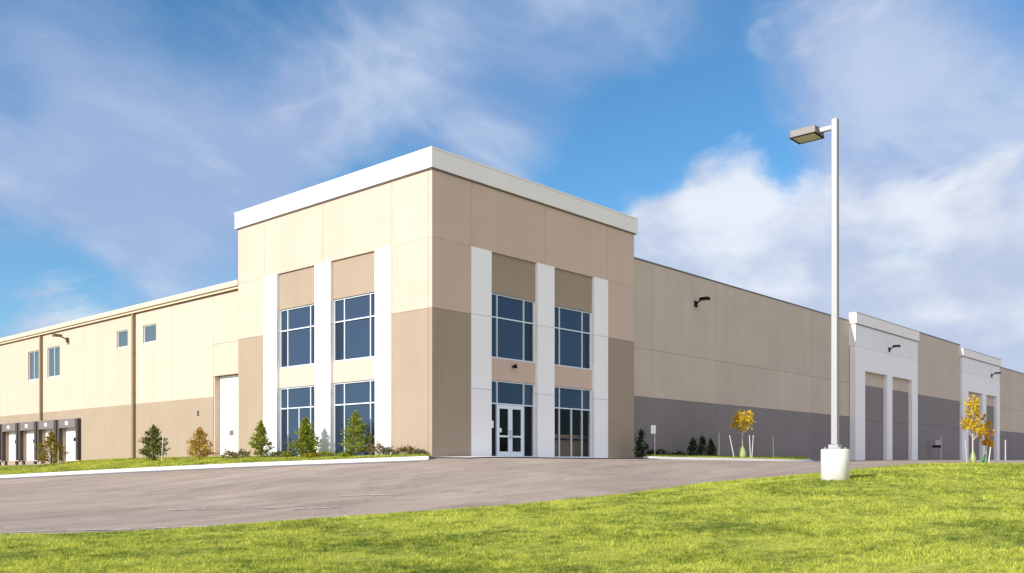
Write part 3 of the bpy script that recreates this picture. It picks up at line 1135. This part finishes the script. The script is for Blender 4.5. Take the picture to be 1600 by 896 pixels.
for k, d0 in enumerate(DOCKS):
    mb = MB()
    a0, a1 = d0 + 0.40, d0 + DW - 0.40
    n = 5
    for r in range(n):
        z0 = DBOT + (2.45 - DBOT) * r / n
        mb.box(0.50, 0.55, a0, a1, z0 + 0.006, z0 + (2.45 - DBOT) / n - 0.006)
    dd_ = mb.build('dock_door', DOORW, bld)
    MB().box(0.49, 0.498, a0 + 1.05, a0 + 1.40, 1.35, 1.62).build('door_window', BLACK, dd_)
    for q0, q1 in ((d0, d0 + 0.36), (d0 + DW - 0.36, d0 + DW)):
        MB().box(0.02, 0.277, q0, q1, -0.02, DTOP - 0.003).build('seal_pad', RUBBER, dd_, bevel=0.03)
    MB().box(0.0, 0.277, d0 + 0.365, d0 + DW - 0.365, 2.30, DTOP).build('header_pad', HEADER, dd_, bevel=0.03)
    MB().box(-0.012, -0.002, d0 + 1.55, d0 + 2.0, 2.52, 2.76).build('sign_plate', PAPER, dd_)
    for q in (d0 + 0.45, d0 + DW - 0.75):
        MB().box(0.14, 0.277, q, q + 0.3, -0.45, -0.07).build('bumper', RUBBER, dd_)
# big overhead door tucked beside the corner block
mb = MB()
for r in range(8):
    z0 = 0.0 + 4.77 * r / 8
    mb.box(0.62, 0.68, 15.64, 18.70, z0 + 0.004, z0 + 4.77 / 8 - 0.004)
od = mb.build('overhead_door', DOORW, bld)
MB().box(0.30, 0.62, 18.60, 18.70, 0.0, 4.77).build('door_jamb', TAN, od)
MB().box(0.606, 0.618, 17.1, 17.55, 1.35, 1.65).build('notice', HEADER, od)
MB().box(0.25, 0.80, 15.64, 18.72, ZB, -0.004).build('door_sill', CONC, od)
# gutter along the eave, downspouts
gm = MB().box(-0.02, 0.28, 15.66, 90, EAVE + 0.004, 9.90)
gm.box(0.10, 0.278, 15.66, 90, EAVE - 0.14, EAVE)
gut = gm.build('gutter', GUTTER, bld)
MB().box(0.18, 0.277, 15.67, 90, EAVE - 0.18, EAVE - 0.144).build('drip_edge', BRONZE, gut)
for yc, zb in ((28.4, -0.1), (43.42, 3.0)):
    m = MB().box(0.09, 0.277, yc - 0.11, yc + 0.11, zb, EAVE - 0.19)
    for zc in (1.5, 4.2, 6.9):
        if zc > zb:
            m.box(0.08, 0.275, yc - 0.13, yc + 0.13, zc, zc + 0.06)
    m.build('downspout', SPOUT, bld)
wall_light(bld, 0.28, 38.8, 8.80, (-1, 0), BRONZE, arm=0.5)
MB().box(0.14, 0.278, 20.32, 20.52, 2.62, 2.86).build('junction_box', STEEL, bld)
# roof and far walls that close the hall
mb = MB()
mb.box(0.56, 141.3, 15.64, 90, 9.30, 9.50)
mb.box(15.55, 141.3, 0.56, 15.63, 9.30, 9.50)
mb.build('roof', ROOF, bld)
mb = MB()
mb.box(0.6, 141.3, 90.0, 90.25, ZB, 9.6)
mb.box(141.15, 141.4, 0.6, 90, ZB, 11.1)
mb.build('rear_wall', TAN2, bld)
# lobby behind the storefront glass
MB().box(0.45, 15.2, 0.45, 15.3, -0.05, 0.03).build('lobby_floor', LOBBYF, bld)
mb = MB()
mb.box(0.45, 15.2, 6.2, 6.4, 0.035, 3.70)
mb.box(14.6, 14.8, 0.5, 6.19, 0.035, 3.70)
mb.box(0.55, 0.75, 0.6, 2.2, 0.035, 3.70)
mb.build('lobby_wall', LOBBYW, bld)
MB().box(0.45, 15.2, 0.45, 15.3, 3.72, 3.95).build('lobby_ceiling', ROOF, bld)
for xx in (6.9, 9.5, 12.1):
    MB().box(xx - 0.12, xx + 0.12, 5.7, 5.94, 0.035, 3.71).build('lobby_column', DESK, bld)

desk = thing('reception_desk', 'beige reception desk seen through the storefront glass beside the entrance doors', 'desk', (11.4, 0.95, 0.033))
MB().box(-2.3, 2.3, 0, 0.12, 0.0, 0.95).box(-2.3, -2.18, 0.12, 1.0, 0, 0.95).box(2.18, 2.3, 0.12, 1.0, 0, 0.95).build('front_panel', DESK, desk)
MB().box(-2.4, 2.4, -0.12, 1.0, 0.96, 1.02).build('counter_top', LOBBYW, desk)
MB().box(-2.4, 2.4, -0.10, 0.22, 1.05, 1.24).build('upper_ledge', DESK, desk)

# ------------------------------------------------------------------ lamp post on the lawn
lx, ly = plan(1305, 24.0)
lz = gz(lx, ly)
lamp = thing('street_lamp', 'tall square silver lamp post with one box head on a round white concrete base', 'lamp post', (lx, ly, lz))
MB().lathe([(0.358, -0.3), (0.358, 0.80), (0.345, 0.83)], 40).build('concrete_base', CONCW, lamp, smooth=True)
MB().box(-0.14, 0.14, -0.14, 0.14, 0.832, 0.95).build('base_cover', STEEL, lamp, bevel=0.02)
PT = level(186, 24.0) - lz
mb = MB()
q0, q1 = 0.081, 0.074
b = len(mb.v)
for z, q in ((0.952, q0), (PT, q1)):
    mb.v += [(-q, -q, z), (q, -q, z), (q, q, z), (-q, q, z)]
mb.f += [(3, 2, 1, 0), (4, 5, 6, 7), (0, 1, 5, 4), (1, 2, 6, 5), (2, 3, 7, 6), (3, 0, 4, 7)]
mb.build('pole', STEEL, lamp, bevel=0.012)
MB().box(-0.087, -0.0812, -0.04, 0.04, 1.35, 1.52).build('hand_hole_cover', STEEL, lamp, bevel=0.004)
for bx_, by_ in ((-0.19, -0.19), (0.19, -0.19), (0.19, 0.19), (-0.19, 0.19)):
    MB().tube((bx_, by_, 0.825), (bx_, by_, 0.88), 0.018, n=6).build('anchor_bolt', STEEL, lamp)
MB().box(-0.05, 0.05, q1 + 0.002, 0.42, PT - 0.27, PT - 0.15).build('arm', STEEL, lamp, bevel=0.01)
mb = MB()
HX, HZ0, HZ1 = 0.29, PT - 0.315, PT - 0.12
mb.box(-HX, HX, 0.42, 1.12, HZ0, HZ1)
hd = mb.build('lamp_head', LAMPBOX, lamp, bevel=0.015)
mb = MB()
mb.box(-HX - 0.008, HX + 0.008, 0.412, 0.46, HZ0 - 0.02, HZ0 - 0.001)
mb.box(-HX - 0.008, HX + 0.008, 1.08, 1.128, HZ0 - 0.02, HZ0 - 0.001)
mb.box(-HX - 0.008, -HX + 0.03, 0.46, 1.08, HZ0 - 0.02, HZ0 - 0.001)
mb.box(HX - 0.03, HX + 0.008, 0.46, 1.08, HZ0 - 0.02, HZ0 - 0.001)
mb.build('door_frame', BLACK, hd)
MB().box(-HX + 0.032, HX - 0.032, 0.462, 1.078, HZ0 - 0.012, HZ0 - 0.002).build('lens', LENS, hd)

# ------------------------------------------------------------------ plants
def leaf_cards(P, size, asp=0.5, up=None):
    """bent diamond leaves at points P with random turn; returns verts and quads"""
    n = len(P)
    a = rng.normal(size=(n, 3))
    if up is not None:
        a = a * 0.6 + up
    a /= np.linalg.norm(a, axis=1)[:, None]
    b = np.cross(a, rng.normal(size=(n, 3)))
    b /= np.linalg.norm(b, axis=1)[:, None]
    s = (size * rng.uniform(0.6, 1.3, n))[:, None]
    V = np.empty((n, 4, 3))
    V[:, 0] = P - a * s
    V[:, 1] = P + b * s * asp
    V[:, 2] = P + a * s
    V[:, 3] = P - b * s * asp
    return V.reshape(-1, 3), np.arange(n * 4).reshape(-1, 4)


def stand(px, d, py=None):
    x, y = plan(px, d)
    return x, y


def on_lawn(x, y):
    return gz(x, y) + 0.14


def conifer(name, label, px, d, h, r, mat, group, cat='tree', dense=1.0, skew=0.0, ztop=0.0):
    x, y = plan(px, d)
    t = thing(name, label, cat, (x, y, on_lawn(x, y)), rng.uniform(0, 6), group)
    tr = MB()
    tr.tube((0, 0, -0.15), (0.02, 0, h * 0.5), 0.045, 0.03, 7)
    tr.tube((0.02, 0, h * 0.5), (0.0, 0.01, h * 0.97), 0.03, 0.006, 7)
    pts, ups = [], []
    nb_ = int(58 * dense)
    for k in range(nb_):
        u = (k + rng.uniform(0, 1)) / nb_
        z0 = h * (0.05 + 0.90 * u)
        L = r * (1.0 - u) ** 0.75 * rng.uniform(0.60, 1.18) + 0.05
        if u < 0.12:
            L *= 0.8
        a = k * 2.399 + rng.uniform(-.4, .4)
        rise = rng.uniform(0.10, 0.55)
        tip = np.array([math.cos(a) * L + skew * L, math.sin(a) * L, z0 + rise * L])
        base = np.array([0, 0, z0])
        tr.tube(tuple(base), tuple(tip), 0.012, 0.003, 4, caps=False)
        m = int((18 + 60 * L / r) * dense)
        s = rng.uniform(0.15, 1.0, m) ** 0.8
        p = base + (tip - base) * s[:, None] + rng.normal(0, 1, (m, 3)) * (0.045 + 0.09 * L * (1 - 0.5 * s))[:, None] * np.array([1, 1, 0.7])
        pts.append(p)
        ups.append(np.repeat(((tip - base) / L)[None], m, 0))
    m = int(60 * dense)
    s = rng.uniform(0, 1, m)
    pts.append(np.stack([rng.normal(0, .03, m), rng.normal(0, .03, m), h * (0.88 + 0.14 * s)], 1))
    ups.append(np.repeat(np.array([[0, 0, 1.0]]), m, 0))
    pts, ups = np.vstack(pts), np.vstack(ups)
    tr.build('trunk', BARK, t)
    V, Fq = leaf_cards(pts, np.full(len(pts), 0.066), 0.40, ups)
    np_mesh('crown', V, Fq, mat, t)
    return t


GC = 'young conifers along the sunlit wall'
conifer('conifer', 'young green and orange conifer standing before the loading docks', 80, 58.0, 2.15, 1.05, MIXED, GC)
conifer('conifer', 'dark green young spruce between the downspout and the amber conifer', 240, 51.5, 2.05, 0.90, SPRUCE, GC)
conifer('conifer', 'thin amber conifer with bare lower twigs left of the white overhead door', 312, 49.5, 1.75, 0.80, AMBER, GC, dense=0.85)
conifer('conifer', 'slim light green conifer right of the white overhead door', 408, 46.6, 1.88, 0.62, LIME, GC, dense=0.85)
conifer('conifer', 'bushy bright green conifer before the farther ground-floor window of the sunlit side', 478, 44.4, 1.95, 0.78, LIME, GC)
conifer('conifer', 'tall loose yellow-green conifer before the nearer ground-floor window of the sunlit side', 556, 42.6, 2.1, 0.80, LIME, GC, dense=0.85)


def shrub(label, px, d, w_, h, mat, group, name='shrub', n=420, cat='shrub', size=0.05, zoff=0.14, shape='dome'):
    x, y = plan(px, d)
    t = thing(name, label, cat, (x, y, gz(x, y) + zoff), rng.uniform(0, 6), group)
    st = MB()
    pts = []
    k = max(7, int(n / 45))
    if shape == 'column':
        # dense upright crown: leaves through a bullet-shaped volume, in uneven tufts
        k = 60
        u = rng.uniform(0, 1, k)
        rad = w_ / 2 * np.sqrt(np.clip(1 - u ** 2.2, 0.03, 1)) * np.clip(0.75 + u * 1.5, 0, 1)
        aa = rng.uniform(0, 2 * np.pi, k)
        rr_ = rad * np.sqrt(rng.uniform(0, 1, k)) * rng.uniform(0.85, 1.1, k)
        cs = np.stack([np.cos(aa) * rr_, np.sin(aa) * rr_, 0.04 + h * 0.94 * u], 1)
        st.tube((0, 0, -0.08), (0, 0, h * 0.9), 0.03, 0.01, 6)
        for c in cs:
            pts.append(c + rng.normal(0, 1, (n // k, 3)) * np.array([0.055, 0.055, 0.09]))
        k = 0
    for i in range(k):
        a = i * 2.399
        rr = w_ / 2 * math.sqrt((i + .5) / k)
        c = np.array([math.cos(a) * rr, math.sin(a) * rr, h * (0.30 + 0.55 * (1 - (rr / (w_ / 2)) ** 2) * rng.uniform(.6, 1.1))])
        sg = np.array([w_ * 0.10, w_ * 0.10, h * 0.14])
        st.tube((0, 0, -0.08), tuple(c), 0.012, 0.004, 5, caps=False)
        pts.append(c + rng.normal(0, 1, (n // k, 3)) * sg)
    st.build('stem', BARK, t)
    pts = np.vstack(pts)
    pts[:, 2] = np.abs(pts[:, 2])
    V, Fq = leaf_cards(pts, np.full(len(pts), size), 0.55)
    np_mesh('crown', V, Fq, mat, t)
    return t


GS = 'low shrubs along the foot of the sunlit wall'
shrub('small russet shrub before the white overhead door', 359, 47.6, 0.75, 0.52, RUSSET, GS)
shrub('wider grey-green shrub between the russet shrub and the slim conifer', 379, 47.0, 0.85, 0.50, DULLG, GS)
shrub('low green tuft at the right foot of the slim conifer', 432, 45.8, 0.7, 0.38, DULLG, GS)
shrub('low yellow-green tuft left of the bushy conifer', 449, 45.2, 0.6, 0.34, LIME, GS)
shrub('yellow-green ground shrub at the foot of the middle white pilaster', 508, 43.6, 0.9, 0.32, LIME, GS)
shrub('small orange-tinged tuft at the foot of the bushy conifer', 484, 43.2, 0.8, 0.30, MIXED, GS)
shrub('rusty brown shrub right of the loose yellow-green conifer', 588, 41.9, 0.95, 0.66, RUSSET, GS)
shrub('pale grey-green shrub at the foot of the nearest white pilaster', 606, 41.3, 0.6, 0.42, DULLG, GS)
shrub('small orange-brown shrub at the foot of the beige corner panel', 634, 40.6, 0.80, 0.48, RUSSET, GS)
shrub('smallest grey shrub right by the corner of the building', 656, 40.0, 0.55, 0.28, DULLG, GS)
shrub('low yellow-green tuft before the nearer ground-floor window', 540, 42.4, 0.7, 0.28, LIME, GS)

GD = 'dark evergreens before the shaded long wall'
shrub('dark column-shaped evergreen tight against the end of the corner block', 1002, 50.0, 0.80, 1.40, DARK, GD, 'evergreen_shrub', 1100, 'shrub', 0.055, shape='column')
shrub('left of three dark upright evergreens before the grey wall band', 1083, 54.5, 0.62, 1.10, DARK, GD, 'evergreen_shrub', 800, 'shrub', 0.055, shape='column')
shrub('middle and tallest of three dark upright evergreens before the grey wall band', 1097, 54.8, 0.64, 1.18, DARK, GD, 'evergreen_shrub', 800, 'shrub', 0.055, shape='column')
shrub('right of three dark upright evergreens before the grey wall band', 1111, 55.0, 0.62, 1.08, DARK, GD, 'evergreen_shrub', 800, 'shrub', 0.055, shape='column')
GL = 'low dark shrubs before the shaded long wall'
shrub('low dark shrub just left of the thin sign post', 1018, 53.0, 0.7, 0.42, DARK, GL, n=300)
shrub('low dark shrub just right of the thin sign post', 1034, 53.2, 0.9, 0.45, DARK, GL, n=340)
shrub('lowest dark shrub midway between the sign post and the three evergreens', 1060, 54.0, 0.8, 0.34, DARK, GL, n=300)


def young_tree(label, px, d, crowns, trunk_h, mat, name='young_tree', bark=PALEBARK, group=None, n=900, size=0.07, zoff=0.14):
    x, y = plan(px, d)
    t = thing(name, label, 'tree', (x, y, gz(x, y) + zoff), 0.0, group)
    tr = MB()
    tr.tube((0, 0, -0.15), (0.02, 0.01, trunk_h), 0.04, 0.028, 9)
    pts = []
    tops = max(c[2] + c[4] for c in crowns)
    tr.tube((0.02, 0.01, trunk_h), (0.0, 0.0, tops * 0.95), 0.028, 0.008, 8)
    tot = sum(c[3] * c[3] * c[4] for c in crowns)
    for cx, cy, cz, r, hz in crowns:
        m = int(n * r * r * hz / tot)
        k = max(5, m // 26)
        for i in range(k):
            v = rng.normal(size=3)
            v /= np.linalg.norm(v)
            c = np.array([cx, cy, cz]) + v * np.array([r, r, hz]) * rng.uniform(0.25, 1.0) ** 0.6
            zb_ = max(trunk_h * 0.9, c[2] - 0.5)
            tr.tube((0.01, 0, zb_), tuple(c), 0.010, 0.003, 4, caps=False)
            pts.append(c + rng.normal(0, 1, (m // k, 3)) * r * 0.17)
    tr.build('trunk', bark, t)
    pts = np.vstack(pts)
    V, Fq = leaf_cards(pts, np.full(len(pts), size), 0.6)
    np_mesh('crown', V, Fq, mat, t)
    return t


def cam_off(a, b):
    """offset a to the right and b away, as plan vector"""
    v = RT * a + FW * b
    return float(v[0]), float(v[1])


GY = 'young autumn trees'
young_tree('small round yellow tree standing on the kerbed island', 1160, 55.0,
           [(*cam_off(-0.05, 0), 2.25, 0.66, 0.50), (*cam_off(0.25, 0.1), 2.50, 0.45, 0.38), (*cam_off(-0.38, -.1), 2.05, 0.40, 0.30)], 1.45, YELLOW, group=GY, n=1300)
young_tree('taller slender yellow tree on the grass crest', 1520, 45.0,
           [(*cam_off(-0.03, 0), 2.50, 0.42, 0.72), (*cam_off(-.25, 0.1), 1.95, 0.34, 0.42), (*cam_off(0.12, -.1), 1.75, 0.38, 0.45), (*cam_off(0.05, 0), 3.05, 0.22, 0.35)], 1.2, YELLOW, group=GY, n=1500, size=0.06, zoff=0.06)
young_tree('shorter orange tree just right of the slender yellow one', 1541, 46.0,
           [(*cam_off(0.0, 0), 1.45, 0.34, 0.62), (*cam_off(-0.02, 0.1), 2.0, 0.24, 0.45), (*cam_off(.1, 0.1), 0.95, 0.24, 0.35)], 0.8, ORANGE, group=GY, n=1000, size=0.06, zoff=0.06)


def water_bag(label, px, d, h, r, mat, zoff=0.14):
    x, y = plan(px, d)
    t = tag(MB().lathe([(r, -0.04), (r * 1.05, h * 0.25), (r * 0.85, h * 0.6), (r * 0.42, h * 0.95), (r * 0.3, h)], 14).build('watering_bag', mat, smooth=True), label, 'tree bag', 'plastic bags round the feet of the young trees')
    t.location = (x, y, gz(x, y) + zoff)
    return t


water_bag('yellow-green bag round the foot of the round yellow tree on the island', 1160, 55.0, 0.72, 0.24, BAGG)
water_bag('light green bag round the foot of the slender yellow tree', 1520, 45.0, 0.58, 0.15, BAGG, 0.06)
water_bag('dark green bag round the foot of the orange tree', 1538, 46.0, 0.42, 0.16, BAGD, 0.06)


def stake(label, px, d, h, mat=STAKE, lean=(0, 0), r=0.03, zoff=0.14, group='stakes and thin posts by the planting'):
    x, y = plan(px, d)
    t = tag(MB().tube((0, 0, -0.15), (*cam_off(*lean), h), r, r * 0.9, 8).build('stake', mat), label, 'stake', group)
    t.location = (x, y, gz(x, y) + zoff)
    return t


stake('thin pale stake at the right side of the dark green spruce', 252, 51.0, 1.55, STAKE, (0.12, 0), 0.028)
stake('thin grey stake with the green and orange conifer, by the loading docks', 91, 57.0, 0.95, STAKEG, (0, 0), 0.025)
stake('upright grey-white post left of the leaning stake on the island', 1123.5, 54.0, 1.48, STAKE, (0, 0), 0.026)
stake('short white stake leaning left beside the round yellow tree', 1148, 53.6, 1.35, STAKE, (-0.30, 0), 0.026)
stake('left one of the pair of stakes right of the round yellow tree', 1173, 54.6, 1.40, STAKE, (-0.08, 0), 0.026)
stake('right one of the pair of stakes right of the round yellow tree, leaning right', 1174.5, 54.9, 1.42, STAKE, (0.10, 0), 0.026)
stake('lone grey post at the right end of the kerbed island', 1208, 57.0, 1.45, STAKEG, (0, 0), 0.04)
stake('white stake leaning right at the orange tree', 1544, 45.0, 0.80, STAKE, (0.12, 0), 0.03, 0.06)
stake('thin grey stake at the left of the slender yellow tree', 1511, 44.6, 1.10, STAKEG, (-0.08, 0), 0.025, 0.06)
stake('grey post against the far grey wall band right of the autumn trees', 1571, 92.0, 2.1, STAKEG, (0, 0), 0.07, 0.0)

x, y = plan(1023, 52.0)
sg = thing('sign_post', 'thin post with a small white sign plate near the end of the corner block', 'sign', (x, y, gz(x, y) + 0.14), TH - R_(90))
MB().tube((0, 0, -0.15), (0, 0, 1.78), 0.03, n=8).build('post', STAKE, sg)
MB().box(-0.22, 0.05, -0.05, -0.035, 1.32, 1.80).build('sign_plate', PAPER, sg)

x, y = plan(1470, 88.0)
mt = thing('meter_box', 'grey meter box on a thin post before the dark middle wall', 'utility box', (x, y, gz(x, y)), TH - R_(90))
MB().tube((0.0, 0, -0.1), (0.0, 0, 2.3), 0.07, n=8).build('post', STAKEG, mt)
MB().box(-0.62, -0.06, -0.12, 0.12, 1.45, 1.95).build('box', STEEL, mt, bevel=0.03)
MB().box(-0.75, -0.06, -0.16, 0.16, 1.22, 1.44).build('bracket', BLACK, mt)
